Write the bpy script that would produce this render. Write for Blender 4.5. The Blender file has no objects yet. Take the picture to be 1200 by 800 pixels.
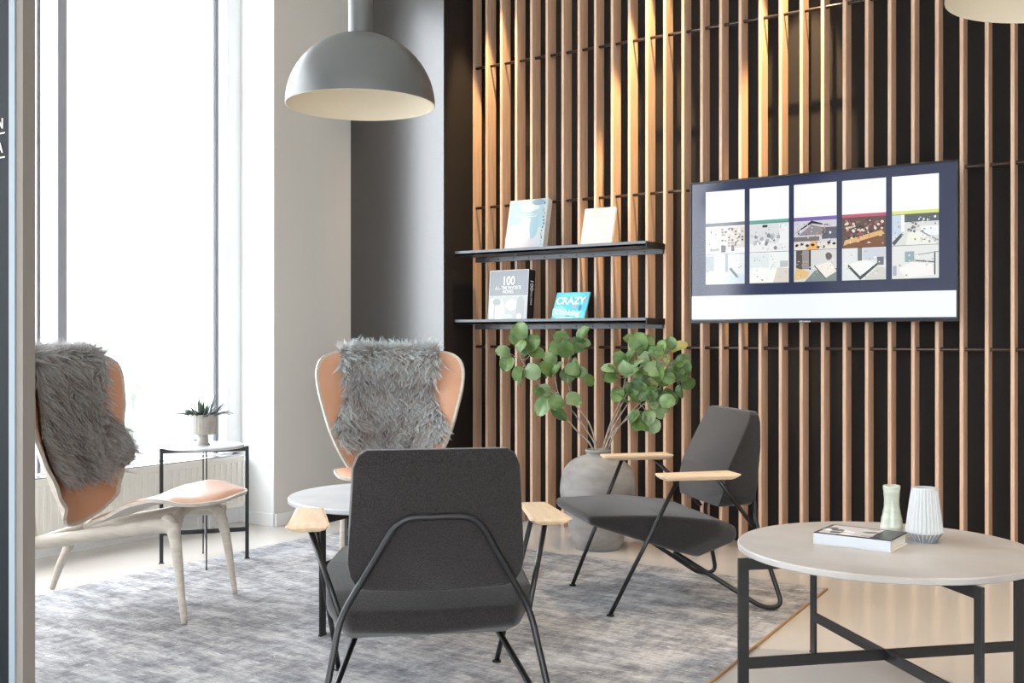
import bpy, bmesh, math, random
from mathutils import Vector, Matrix, Euler
random.seed(7)
C = bpy.context.scene.collection
sc = bpy.context.scene
R = math.radians

# ------------------------------------------------------------------ camera, sky, lights, exposure
cam_d = bpy.data.cameras.new('camera')
cam_d.lens = 37.59; cam_d.sensor_width = 36; cam_d.shift_y = -5/1200; cam_d.clip_start = .05
cam = bpy.data.objects.new('camera', cam_d); C.objects.link(cam)
cam.location = (0, 0, 1.1); cam.rotation_euler = (R(90), 0, R(34.46))
sc.camera = cam
sc.view_settings.view_transform = 'Standard'; sc.view_settings.look = 'None'
sc.view_settings.exposure = 0.95; sc.view_settings.gamma = 1; sc.view_settings.use_curve_mapping = False
w = bpy.data.worlds.new('overcast'); sc.world = w; w.use_nodes = True
wn = w.node_tree.nodes; wl = w.node_tree.links
bg = wn['Background']; bg.inputs['Strength'].default_value = 5.4; bg.inputs['Color'].default_value = (.90, .95, 1, 1)

def light(name, kind, loc, rot, energy, color=(1, 1, 1), **kw):
    d = bpy.data.lights.new(name, kind); d.energy = energy; d.color = color
    for k, v in kw.items():
        if k == 'portal': d.cycles.is_portal = True
        else: setattr(d, k, v)
    o = bpy.data.objects.new(name, d); C.objects.link(o); o.location = loc; o.rotation_euler = rot
    return o
light('sky_portal', 'AREA', (-5.12, 2.75, 1.95), (0, R(-90), 0), 1, shape='RECTANGLE', size=3.3, size_y=3.1, portal=True)
light('sky_portal', 'AREA', (-5.12, -.65, 1.95), (0, R(-90), 0), 1, shape='RECTANGLE', size=3.3, size_y=3.1, portal=True)
light('sky_portal', 'AREA', (1.7, -3.15, 1.5), (R(90), 0, 0), 1, shape='RECTANGLE', size=4.4, size_y=2.9, portal=True)  # portal over the unseen rear opening, which was added for sky fill
WARM = (1, .70, .36)
def spot(x, y, z, tx, ty, tz, e, ang, blend=.35, col=WARM):
    o = light('ceiling_spotlight', 'SPOT', (x, y, z), (0, 0, 0), e, col, spot_size=R(ang), spot_blend=blend, shadow_soft_size=.018)
    o.rotation_euler = (Vector((tx, ty, tz)) - Vector((x, y, z))).to_track_quat('-Z', 'Y').to_euler()
    return o
spot(-3.56, 4.93, 4.0, -3.80, 5.32, 1.7, 380, 21)
spot(-2.50, 4.93, 4.0, -2.76, 5.34, 2.0, 480, 20)
spot(-1.74, 4.88, 4.0, -1.93, 5.40, 2.2, 560, 20)
spot(.5, 4.3, 4.1, -.3, 3.9, 0, 190, 60, 1.0, (1, .78, .54))
spot(-4.0, 4.35, 4.1, -4.36, 4.98, 2.0, 90, 22, 1.0, (1, .66, .42))
spot(-1.9, 4.3, 4.1, -1.9, 4.6, 0, 90, 50, 1.0, (1, .74, .48))

# ------------------------------------------------------------------ materials
def lin(h):
    if isinstance(h, (tuple, list)): r = [x/255 for x in h]
    else: r = [int(h[i:i+2], 16)/255 for i in (0, 2, 4)]
    return tuple(((c/12.92) if c <= .04045 else ((c+.055)/1.055)**2.4) for c in r) + (1,)

def mat(name, col, rough=.5, metal=0, spec=.5, col2=None, scale=8, stretch=(1, 1, 1), detail=4, bump=0, bscale=None, lo=.35, hi=.65, coat=0, sheen=0, emit=0):
    m = bpy.data.materials.new(name); m.use_nodes = True
    n = m.node_tree.nodes; l = m.node_tree.links; b = n['Principled BSDF']
    b.inputs['Base Color'].default_value = lin(col); b.inputs['Roughness'].default_value = rough
    b.inputs['Metallic'].default_value = metal; b.inputs['Specular IOR Level'].default_value = spec
    b.inputs['Coat Weight'].default_value = coat; b.inputs['Coat Roughness'].default_value = .25; b.inputs['Sheen Weight'].default_value = sheen
    if col2 or bump:
        tc = n.new('ShaderNodeTexCoord'); mp = n.new('ShaderNodeMapping'); mp.inputs['Scale'].default_value = stretch
        l.new(tc.outputs['Object'], mp.inputs['Vector'])
    if col2:
        nz = n.new('ShaderNodeTexNoise'); nz.inputs['Scale'].default_value = scale; nz.inputs['Detail'].default_value = detail
        l.new(mp.outputs['Vector'], nz.inputs['Vector'])
        cr = n.new('ShaderNodeValToRGB'); cr.color_ramp.elements[0].position = lo; cr.color_ramp.elements[1].position = hi
        cr.color_ramp.elements[0].color = lin(col); cr.color_ramp.elements[1].color = lin(col2)
        l.new(nz.outputs['Fac'], cr.inputs['Fac']); l.new(cr.outputs['Color'], b.inputs['Base Color'])
    if bump:
        nb = n.new('ShaderNodeTexNoise'); nb.inputs['Scale'].default_value = bscale or scale; nb.inputs['Detail'].default_value = 3
        l.new(mp.outputs['Vector'], nb.inputs['Vector'])
        bp = n.new('ShaderNodeBump'); bp.inputs['Strength'].default_value = bump; bp.inputs['Distance'].default_value = .01
        l.new(nb.outputs['Fac'], bp.inputs['Height']); l.new(bp.outputs['Normal'], b.inputs['Normal'])
    return m

M = {}
M['plaster'] = mat('plaster', 'dcd9d4', .8, spec=.2)
M['white'] = mat('white_paint', 'f0f1f2', .6)
M['ceil'] = mat('ceiling_paint', 'e6e4e0', .8)
M['greypaint'] = mat('dark_grey_paint', '2c2a2a', .27, spec=1, coat=.5)
M['blackwall'] = mat('black_panel', '1f1b1a', .6, spec=.3)
M['slat'] = mat('oak_slat', 'd8b99f', .5, spec=.35, col2='c49f83', scale=5, stretch=(14, 14, .7), detail=6)
M['black'] = mat('black_metal', '17181a', .38, spec=.5)
M['rodmat'] = mat('dark_rod', '4a403c', .28, metal=.7)
M['shelf'] = mat('anthracite_steel', '5a5e62', .36, metal=.3)
M['fabric'] = mat('charcoal_felt', '252222', .95, spec=.12, col2='363333', scale=260, detail=2, bump=.35, bscale=300, sheen=.28)
M['arm'] = mat('light_oak', 'ead0b0', .42, col2='dfc09c', scale=6, stretch=(12, 1.2, 12), detail=5)
M['washed'] = mat('washed_oak', 'c9c0b4', .5, col2='b8aea1', scale=6, stretch=(9, 2, 9), detail=5)
M['rim'] = mat('plywood_edge', 'e5d3bb', .45)
M['leather'] = mat('tan_leather', 'cc9a7b', .3, spec=.7, col2='c6906f', scale=5, bump=.08, bscale=160)
M['stone'] = mat('grey_stone_top', 'b8b5b3', .4, col2='9c9691', scale=3.2, detail=8, lo=.3, hi=.75)
M['marble'] = mat('pale_stone_top', 'd6d6d8', .3, col2='c4c6ca', scale=5, detail=8)
M['vase'] = mat('rough_grey_ceramic', 'b0adab', .85, spec=.2, col2='77736f', scale=4, stretch=(1, 1, 2.2), detail=12, bump=.8, bscale=9, lo=.3, hi=.7)
M['lampout'] = mat('grey_lacquer', '696b6b', .4, metal=.3)
M['lampin'] = mat('cream_lacquer', 'efe4cf', .5)
M['steel'] = mat('brushed_steel', 'b9bec2', .25, metal=.9)
M['frame'] = mat('window_frame_grey', 'a5a8b2', .5)
M['jamb'] = mat('beige_post', '7e7770', .7, spec=.2)
M['paleblue'] = mat('pale_aluminium', '84929a', .6)
M['navy'] = mat('navy_frame', '0b141b', .6, spec=.12)
M['cream'] = mat('cream_letter', 'f1e7cd', .5)
M['binding'] = mat('ochre_binding', 'b5946c', .8)
M['pot'] = mat('pale_ribbed_pot', 'b9b6b0', .55, col2='a39d95', scale=12)
M['soil'] = mat('potting_soil', '2c2622', .9)
M['succ'] = mat('succulent_green', '38473f', .5, col2='56685a', scale=30)
M['leaf'] = mat('leaf_green', '3d5a2b', .45, col2='6a8746', scale=9, detail=3)
M['leafl'] = mat('leaf_pale', '8fa67c', .45, col2='5c7c46', scale=9, detail=3)
M['leafy'] = mat('leaf_yellow', 'b3a468', .5, col2='8a9a58', scale=12)
M['twig'] = mat('twig_bark', '8d8074', .8, col2='b6a998', scale=40)
M['page'] = mat('paper_pages', 'e4e0d8', .8, col2='cdc8be', scale=10, stretch=(1, 60, 60))
M['greenglaze'] = mat('pale_green_glaze', 'c5c9bb', .28, col2='a9ae9d', scale=9, stretch=(1, 1, 5), coat=.3)
M['whiteglaze'] = mat('white_glaze', 'bfc2c3', .4, coat=.2)
M['bareclay'] = mat('grey_clay', '85898c', .7)
M['rad'] = mat('radiator_enamel', 'e9e6e0', .4)
M['snow'] = mat('pale_ground', 'c8cac8', .9, col2='b4b8b2', scale=1.2)
M['bush'] = mat('frosted_shrub', 'c4c6c0', .9, col2='5f645c', scale=5, lo=.5, hi=.66, detail=8)

def vcol(name, rough=.6, emit=0):
    m = bpy.data.materials.new(name); m.use_nodes = True
    n = m.node_tree.nodes; l = m.node_tree.links; b = n['Principled BSDF']
    a = n.new('ShaderNodeAttribute'); a.attribute_name = 'col'
    b.inputs['Roughness'].default_value = rough
    if emit:
        b.inputs['Base Color'].default_value = (.01, .01, .012, 1)
        l.new(a.outputs['Color'], b.inputs['Emission Color']); b.inputs['Emission Strength'].default_value = emit
    else:
        l.new(a.outputs['Color'], b.inputs['Base Color'])
    return m
M['print'] = vcol('printed_cover', .35)
M['display'] = vcol('lit_display', .12, .55)
M['wool'] = vcol('sheepskin_wool', .7)
M['wool'].node_tree.nodes['Principled BSDF'].inputs['Specular IOR Level'].default_value = .25

# floor: polished pale concrete
def floor_mat():
    m = mat('polished_concrete', 'd5d0ca', .2, spec=.55, col2='cac3bb', scale=1.4, detail=8, lo=.3, hi=.7, bump=.02, bscale=3)
    return m
M['floor'] = floor_mat()

def rug_mat():
    m = bpy.data.materials.new('distressed_rug'); m.use_nodes = True
    n = m.node_tree.nodes; l = m.node_tree.links; b = n['Principled BSDF']
    b.inputs['Roughness'].default_value = .95; b.inputs['Specular IOR Level'].default_value = .1
    tc = n.new('ShaderNodeTexCoord')
    def noise(scale, stretch, detail=6, rough=.6):
        mp = n.new('ShaderNodeMapping'); mp.inputs['Scale'].default_value = stretch; l.new(tc.outputs['Object'], mp.inputs['Vector'])
        z = n.new('ShaderNodeTexNoise'); z.inputs['Scale'].default_value = scale; z.inputs['Detail'].default_value = detail; z.inputs['Roughness'].default_value = rough
        l.new(mp.outputs['Vector'], z.inputs['Vector']); return z.outputs['Fac']
    def ramp(src, stops):
        cr = n.new('ShaderNodeValToRGB'); l.new(src, cr.inputs['Fac'])
        e = cr.color_ramp.elements
        while len(e) < len(stops): e.new(.5)
        for k, (p, c) in enumerate(stops): e[k].position = p; e[k].color = lin(c)
        return cr.outputs['Color']
    def mix(f, a, bb, mode='MIX'):
        x = n.new('ShaderNodeMix'); x.data_type = 'RGBA'; x.blend_type = mode
        if isinstance(f, float): x.inputs[0].default_value = f
        else: l.new(f, x.inputs[0])
        l.new(a, x.inputs[6]); l.new(bb, x.inputs[7]); return x.outputs[2]
    big = ramp(noise(1.3, (1, 1, 1), 4), [(.36, '74808e'), (.5, 'a19f9f'), (.64, '8f8884')])
    streak = ramp(noise(3.2, (1, 3.4, 1), 12, .82), [(.41, '45474e'), (.495, '98969a'), (.58, 'e2e0df')])
    c1 = mix(.62, big, streak)
    cross = ramp(noise(5, (3, 1, 1), 12, .85), [(.42, '66676d'), (.56, 'cccaca')])
    c2 = mix(.35, c1, cross)
    flake = ramp(noise(9, (1, 2.0, 1), 12, .85), [(.57, '000000'), (.62, 'ffffff')])
    white = n.new('ShaderNodeRGB'); white.outputs[0].default_value = lin('dcdad9')
    c3 = mix(flake, c2, white.outputs[0])
    l.new(c3, b.inputs['Base Color'])
    bp = n.new('ShaderNodeBump'); bp.inputs['Strength'].default_value = .5; bp.inputs['Distance'].default_value = .006
    l.new(noise(60, (1, 3, 1), 5), bp.inputs['Height']); l.new(bp.outputs['Normal'], b.inputs['Normal'])
    return m
M['rug'] = rug_mat()

def glass_mat():
    m = bpy.data.materials.new('window_glass'); m.use_nodes = True
    n = m.node_tree.nodes; l = m.node_tree.links; n.clear()
    o = n.new('ShaderNodeOutputMaterial'); mx = n.new('ShaderNodeMixShader'); t = n.new('ShaderNodeBsdfTransparent'); g = n.new('ShaderNodeBsdfGlossy')
    g.inputs['Roughness'].default_value = .02; mx.inputs[0].default_value = .05
    l.new(t.outputs[0], mx.inputs[1]); l.new(g.outputs[0], mx.inputs[2]); l.new(mx.outputs[0], o.inputs[0])
    return m
M['glass'] = glass_mat()

# ------------------------------------------------------------------ helpers
def put(name, me, m=None, parent=None, smooth=False):
    o = bpy.data.objects.new(name, me); C.objects.link(o)
    if m and not me.materials: me.materials.append(m)
    if parent: o.parent = parent
    if smooth: me.shade_smooth()
    return o
def frombm(name, bm, m, parent=None, smooth=False):
    me = bpy.data.meshes.new(name); bm.normal_update(); bm.to_mesh(me); bm.free()
    return put(name, me, m, parent, smooth)
def tag(o, label=None, cat=None, group=None, kind=None):
    for k, v in (('label', label), ('category', cat), ('group', group), ('kind', kind)):
        if v: o[k] = v
    return o
def thing(name, label, cat, loc=(0, 0, 0), rz=0, group=None):
    o = bpy.data.objects.new(name, None); C.objects.link(o); o.empty_display_size = .1
    o.location = loc; o.rotation_euler = (0, 0, rz)
    return tag(o, label, cat, group)
def add_box(bm, a, b, bev=0, mtx=None):
    x0, y0, z0 = a; x1, y1, z1 = b
    t = bmesh.new(); v = [t.verts.new(p) for p in ((x0, y0, z0), (x1, y0, z0), (x1, y1, z0), (x0, y1, z0), (x0, y0, z1), (x1, y0, z1), (x1, y1, z1), (x0, y1, z1))]
    for f in ((0, 3, 2, 1), (4, 5, 6, 7), (0, 1, 5, 4), (1, 2, 6, 5), (2, 3, 7, 6), (3, 0, 4, 7)): t.faces.new([v[i] for i in f])
    if bev: bmesh.ops.bevel(t, geom=list(t.edges), offset=bev, segments=2, affect='EDGES', profile=.5)
    if mtx: t.transform(mtx)
    me = bpy.data.meshes.new('t'); t.to_mesh(me); t.free(); bm.from_mesh(me); bpy.data.meshes.remove(me)
def box(name, a, b, m, parent=None, bev=0):
    bm = bmesh.new(); add_box(bm, a, b, bev); return frombm(name, bm, m, parent)
def struct(name, boxes, m, bev=0):
    bm = bmesh.new()
    for a, b in boxes: add_box(bm, a, b, bev)
    return tag(frombm(name, bm, m), kind='structure')
def smooth_path(P, n=8, closed=False):
    P = [Vector(p) for p in P]; out = []; N = len(P)
    rng = range(N) if closed else range(N-1)
    for i in rng:
        p0 = P[(i-1) % N] if closed or i > 0 else P[0]*2-P[1]
        p1 = P[i]; p2 = P[(i+1) % N]; p3 = P[(i+2) % N] if closed or i+2 < N else P[-1]*2-P[-2]
        for k in range(n):
            t = k/n
            out.append(.5*((2*p1)+(p2-p0)*t+(2*p0-5*p1+4*p2-p3)*t*t+(3*p1-p0-3*p2+p3)*t**3))
    if not closed: out.append(P[-1])
    return out
def bend_path(P, r=.04, n=7):
    """straight runs joined by rounded bends"""
    P = [Vector(p) for p in P]; out = [P[0]]
    for i in range(1, len(P)-1):
        a = (P[i-1]-P[i]); b = (P[i+1]-P[i]); rr = min(r, a.length*.49, b.length*.49)
        p, q = P[i]+a.normalized()*rr, P[i]+b.normalized()*rr
        for k in range(n+1):
            t = k/n; out.append((1-t)**2*p+2*t*(1-t)*P[i]+t*t*q)
    out.append(P[-1]); return out
def add_tube(bm, P, rad, seg=12, rad2=None):
    P = [Vector(p) for p in P]; N = len(P)
    if not isinstance(rad, (list, tuple)): rad = [rad]*N
    elif len(rad) != N:
        rad = [rad[min(int(t), len(rad)-2)]*(1-(t-min(int(t), len(rad)-2)))+rad[min(int(t), len(rad)-2)+1]*(t-min(int(t), len(rad)-2)) for t in [i/(N-1)*(len(rad)-1) for i in range(N)]]
    rings = []; T = (P[1]-P[0]).normalized()
    up = Vector((0, 0, 1)) if abs(T.z) < .9 else Vector((0, 1, 0))
    X = T.cross(up).normalized(); pt = T
    for i in range(N):
        T = (P[min(i+1, N-1)]-P[max(i-1, 0)]).normalized()
        q = pt.rotation_difference(T); X = (q @ X).normalized(); X = (X-T*X.dot(T)).normalized(); pt = T
        Y = T.cross(X); k = rad2 or 1
        rings.append([bm.verts.new(P[i]+(X*math.cos(a)*rad[i]+Y*math.sin(a)*rad[i]*k)) for a in [2*math.pi*j/seg for j in range(seg)]])
    for i in range(N-1):
        for j in range(seg):
            bm.faces.new((rings[i][j], rings[i][(j+1) % seg], rings[i+1][(j+1) % seg], rings[i+1][j]))
    bm.faces.new(rings[0][::-1]); bm.faces.new(rings[-1])
def tube(name, P, rad, m, parent=None, seg=12, rad2=None):
    bm = bmesh.new(); add_tube(bm, P, rad, seg, rad2)
    bmesh.ops.recalc_face_normals(bm, faces=bm.faces)
    o = frombm(name, bm, m, parent, True); return o
def add_lathe(bm, prof, seg=48, rmod=None, center=(0, 0, 0)):
    c = Vector(center); rings = []
    for r, z in prof:
        rings.append([bm.verts.new(c+Vector((math.cos(a)*(rmod(r, z, a) if rmod else r), math.sin(a)*(rmod(r, z, a) if rmod else r), z))) for a in [2*math.pi*j/seg for j in range(seg)]])
    for i in range(len(rings)-1):
        for j in range(seg):
            bm.faces.new((rings[i][j], rings[i][(j+1) % seg], rings[i+1][(j+1) % seg], rings[i+1][j]))
    if prof[0][0] > 1e-4: bm.faces.new(rings[0][::-1])
    if prof[-1][0] > 1e-4: bm.faces.new(rings[-1])
def lathe(name, prof, m, parent=None, seg=48, rmod=None, center=(0, 0, 0), smooth=True):
    bm = bmesh.new(); add_lathe(bm, prof, seg, rmod, center); bmesh.ops.recalc_face_normals(bm, faces=bm.faces)
    o = frombm(name, bm, m, parent, smooth)
    if smooth: o.data.set_sharp_from_angle(angle=R(40))
    return o
def hull(name, pts, bev, m, parent, segs=4, mirror=True):
    bm = bmesh.new(); P = list(pts)
    if mirror: P += [(-x, y, z) for x, y, z in pts if x > .001]
    vs = [bm.verts.new(p) for p in P]
    r = bmesh.ops.convex_hull(bm, input=vs)
    bmesh.ops.delete(bm, geom=[v for v in bm.verts if not v.link_faces], context='VERTS')
    bmesh.ops.dissolve_limit(bm, angle_limit=R(6), verts=bm.verts, edges=bm.edges)
    bmesh.ops.bevel(bm, geom=list(bm.edges), offset=bev, segments=segs, affect='EDGES', profile=.5, clamp_overlap=True)
    o = frombm(name, bm, m, parent, True)
    return o
def shell(name, outline, f, thick, m, parent=None, rings=12, dome=0, base=0, n=8):
    """a curved sheet with real thickness over a closed 2-D outline"""
    O = [Vector((p.x, p.y)) for p in smooth_path([(x, y, 0) for x, y in outline], n, True)]
    c = sum(O, Vector((0, 0)))/len(O)
    def nrm(p):
        e = .002
        a = f(p.x+e, p.y)-f(p.x-e, p.y); b = f(p.x, p.y+e)-f(p.x, p.y-e)
        return a.cross(b).normalized()
    bm = bmesh.new(); tops = []; bots = []
    for k in range(rings+1):
        r = k/rings
        pr = (1-(1-r)**1.0)
        th = thick*math.sqrt(max(0, 1-pr**8))*1.0+dome*(1-pr**4)
        if k == rings: th = 0 if dome or base else thick
        pts = [c] if k == 0 else [c+(o-c)*r for o in O]
        tv = []; bv = []
        for p in pts:
            q = f(p.x, p.y); nn = nrm(p)
            if not (dome or base): th = thick
            tv.append(bm.verts.new(q+nn*(base+th))); bv.append(bm.verts.new(q+nn*base))
        tops.append(tv); bots.append(bv)
    L = len(O)
    for S, flip in ((tops, False), (bots, True)):
        for j in range(L):
            a, b = S[1][j], S[1][(j+1) % L]
            fc = (S[0][0], a, b); bm.faces.new(fc[::-1] if flip else fc)
            for k in range(1, rings):
                fc = (S[k][j], S[k+1][j], S[k+1][(j+1) % L], S[k][(j+1) % L]); bm.faces.new(fc[::-1] if flip else fc)
    for j in range(L):
        bm.faces.new((tops[-1][j], bots[-1][j], bots[-1][(j+1) % L], tops[-1][(j+1) % L]))
    bmesh.ops.remove_doubles(bm, verts=bm.verts, dist=1e-5)
    bmesh.ops.recalc_face_normals(bm, faces=bm.faces)
    o = frombm(name, bm, m, parent, True); o.data.set_sharp_from_angle(angle=R(50)); return o
def kids(o): return [c for c in C.objects if c.parent == o]
def copy_tree(o, parent=None):
    c = o.copy(); C.objects.link(c)
    if parent: c.parent = parent
    for ch in kids(o): copy_tree(ch, c)
    return c
def text(name, s, size, mtx, m, parent=None, ext=.0006, sx=1):
    cu = bpy.data.curves.new('txt', 'FONT'); cu.body = s; cu.size = size; cu.extrude = ext; cu.align_x = 'CENTER'; cu.align_y = 'CENTER'; cu.offset = size*.022
    t = bpy.data.objects.new('txt', cu); C.objects.link(t)
    dg = bpy.context.evaluated_depsgraph_get(); me = bpy.data.meshes.new_from_object(t.evaluated_get(dg))
    bpy.data.objects.remove(t); me.transform(mtx @ Matrix.Diagonal((sx, 1, 1, 1))); me.materials.clear()
    return put(name, me, m, parent)
def canvas(name, polys, mtx, m, parent=None, k_=1):
    """flat printed or lit picture: polys = [(points, colour)], later ones lie a hair in front"""
    vs = []; fs = []; cols = []
    for k, (pts, c) in enumerate(polys):
        b = len(vs); d = -.000005*k
        for x, y in pts: vs.append(mtx @ Vector((x, y, -d)))
        fs.append(tuple(range(b, b+len(pts)))); cols.append((tuple(q*k_ for q in lin(c)[:3])+(1,), len(pts)))
    me = bpy.data.meshes.new(name); me.from_pydata(vs, [], fs)
    at = me.color_attributes.new('col', 'FLOAT_COLOR', 'CORNER'); i = 0
    for c, nn in cols:
        for _ in range(nn): at.data[i].color = c; i += 1
    return put(name, me, m, parent)
def rect(x0, y0, x1, y1): return [(x0, y0), (x1, y0), (x1, y1), (x0, y1)]

# ------------------------------------------------------------------ the room
XL, YB, YS, H = -4.65, 5.46, 5.27, 4.2
struct('floor', [((-5.3, -3.3, -.1), (4.8, 5.7, 0))], M['floor'])
struct('ceiling', [((-5.3, -3.3, H), (4.8, 5.7, H+.1))], M['ceil'])
struct('wall_slatted', [((-3.907, YB, 0), (4.5, YB+.2, H))], M['blackwall'])
struct('wall_right', [((4.5, -3.1, 0), (4.7, YB+.2, H))], M['plaster'])
struct('wall_left', [((-5.05, 4.34, 0), (XL, 4.98, H)), ((-5.05, .9, 0), (XL, 1.2, H)), ((-5.05, -3.1, 0), (XL, -2.2, H)),
                     ((-5.05, 1.2, 3.55), (XL, 4.34, H)), ((-5.05, -2.2, 3.55), (XL, .9, H))], M['plaster'])
struct('wall_under_window', [((-5.05, 1.2, 0), (-4.95, 4.34, .36)), ((-5.05, -2.2, 0), (-4.95, .9, .36))], M['white'])
struct('wall_rear', [((-5.05, -3.1, 0), (-.5, -2.95, H)), ((3.9, -3.1, 0), (4.5, -2.95, H)), ((-.5, -3.1, 2.9), (3.9, -2.95, H))], M['plaster'])  # gap in this unseen wall is added, sized and placed to admit fill light
struct('wall_pier', [((-5.05, 4.98, 0), (-3.907, YB+.2, H))], M['greypaint'])
struct('baseboard_left', [((XL, 4.34, 0), (XL+.014, 4.98, .075)), ], M['white'], .003)
struct('baseboard_reveal', [((-5.0, 4.326, 0), (XL, 4.34, .075))], M['white'], .003)
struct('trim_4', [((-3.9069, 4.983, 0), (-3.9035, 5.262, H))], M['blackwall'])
# window reveal lining (white)
struct('trim_1', [((-4.98, 4.332, .075), (XL-.001, 4.34, 3.55))], M['white'])
# window frames
def window(nm, ya, yb, strips):
    o = struct(nm, [], M['white'])
    bm = bmesh.new()
    add_box(bm, (-5.03, ya, .36), (-4.96, ya+.05, 3.55), .004); add_box(bm, (-5.03, yb-.04, .36), (-4.96, yb, 3.55), .004)
    add_box(bm, (-5.03, ya, .36), (-4.96, yb, .42), .004); add_box(bm, (-5.03, ya, 3.50), (-4.96, yb, 3.55), .004)
    f = frombm('window_frame', bm, M['white'], o)
    for y0, y1, x0, x1, z0 in strips:
        box('mullion', (x0, y0, z0), (x1, y1, 3.5), M['frame'], o, .003)
    box('window_glass', (-5.0, ya+.05, .42), (-4.995, yb-.04, 3.50), M['glass'], o)
    return o
window('window_1', 1.2, 4.335, [(4.166, 4.185, -5.03, -4.975, .42), (4.195, 4.207, -5.02, -4.975, .42), (3.17, 3.222, -5.04, -4.97, .42),
                              (3.055, 3.066, -5.02, -4.97, .42), (3.072, 3.079, -5.02, -4.97, .42), (2.2, 2.25, -5.03, -4.97, .42)])
window('window_2', -2.2, .9, [(-.7, -.65, -5.03, -4.97, .42)])
struct('trim_2', [((-5.0, 4.225, .42), (-4.93, 4.332, 3.5))], M['white'], .004)
# outside
struct('ground_outside', [((-60, -40, -.45), (-5.2, 60, -.35))], M['snow'])
struct('ground_behind', [((-5.2, -60, -.45), (60, -3.4, -.35))], M['snow'])
def hedge():
    for i in range(9):
        bm = bmesh.new(); bmesh.ops.create_icosphere(bm, subdivisions=4, radius=1)
        rr = random.Random(i)
        from mathutils import noise
        for v in bm.verts:
            d = 1+.22*noise.noise(v.co*2.3+Vector((i*7, 0, 0)))+.1*noise.noise(v.co*7+Vector((i*3, 0, 0)))
            v.co = Vector((v.co.x*.75*d, v.co.y*.85*d, max(0, v.co.z*(1.7+.3*(i % 3))*d)))
        o = frombm('frosted_shrub', bm, M['bush'], None, True)
        o.location = (-12.0-(i % 2)*.8, 2.2+i*2.15, -.35)
        tag(o, 'pale frosted shrub in the blown out row outside the window', 'shrub', 'shrubs outside the window')
hedge()

# ------------------------------------------------------------------ slat screen
N = 37; DX = .1087; X0 = -3.922; SW = .0165; SD = .090
scr = thing('slat_screen', 'full height screen of upright light oak slats threaded on dark rods along the black wall', 'wall screen', (0, 0, 0))
bm = bmesh.new(); add_box(bm, (0, 0, .0), (SW, SD, H), .0015)
s0 = frombm('slat', bm, M['slat'], scr); s0.location = (X0, YS, 0)
for i in range(1, N):
    s = s0.copy(); C.objects.link(s); s.location = (X0+i*DX, YS, 0)
for z in (1.043, 1.893, 2.752, 3.61):
    tube('rod', [(X0+.003, YS+.034, z), (X0+(N-1)*DX+.01, YS+.034, z)], .0085, M['rodmat'], scr, 10)

# ------------------------------------------------------------------ shelves and books
def shelf(z, lab):
    t = thing('wall_shelf', lab, 'shelf', (-3.245, 5.16, z), 0, 'steel shelves on the slat screen')
    L = .635
    bm = bmesh.new(); add_box(bm, (-L, -.11, -.022), (L, .108, -.010), .001); add_box(bm, (-L, -.11, -.022), (L, -.098, .004), .001)
    frombm('shelf_board', bm, M['shelf'], t)
    bm = bmesh.new(); add_box(bm, (-L+.01, .085, -.052), (L, .108, -.024), .001)
    mr = frombm('mounting_rail', bm, M['shelf'], t)
    box('end_cap', (L, -.108, -.032), (L+.006, .108, .002), M['black'], t, .001)
    bm = bmesh.new()
    for i in range(12):
        x = X0+SW/2+i*DX+3.245
        if abs(x) < L: add_lathe(bm, [(.0045, 0), (.0045, .003)], 8, None, (0, 0, 0)) if False else add_box(bm, (x-.004, .082, -.042), (x+.004, .0855, -.034), .001)
    tag(frombm('screws', bm, M['black'], mr), kind='stuff')
    return t
shelf(1.606, 'upper dark steel wall shelf carrying the pale blue book and the white book')
shelf(1.200, 'lower dark steel wall shelf carrying the grey 100 book and the turquoise book')

def book(label, x0, x1, yb, z, h, th, lean, art, spine_m, rz=0, cover_m=None, kk=1):
    wd = x1-x0
    t = thing('book', label, 'book', ((x0+x1)/2, yb, z), 0, 'books on the steel shelves')
    t.rotation_euler = (R(-lean), 0, rz)
    # local: x across, y depth (cover faces -y), z up
    box('page_block', (-wd/2+.003, .003, .003), (wd/2-.004, th-.003, h-.003), M['page'], t)
    cm = cover_m or M['white']
    bm = bmesh.new(); add_box(bm, (-wd/2, 0, 0), (wd/2, .003, h), .0006); add_box(bm, (-wd/2, th-.003, 0), (wd/2, th, h), .0006)
    frombm('cover', bm, cm, t)
    box('spine', (wd/2-.003, 0, 0), (wd/2, th, h), spine_m, t, .0006)
    mt = Matrix.Translation((0, -.0008, 0)) @ Matrix.Rotation(R(90), 4, 'X')
    cv_ = [c for c in kids(t) if c.name.startswith('cover')][0]
    canvas('cover_print', art(wd, h), mt, M['print'], cv_, kk)
    return cv_, mt
rnd = random.Random(3)
def blob(cx, cy, rx, ry, n=12, j=.25, r=rnd):
    return [(cx+rx*(1+(r.random()-.5)*j)*math.cos(2*math.pi*k/n), cy+ry*(1+(r.random()-.5)*j)*math.sin(2*math.pi*k/n)) for k in range(n)]
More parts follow.
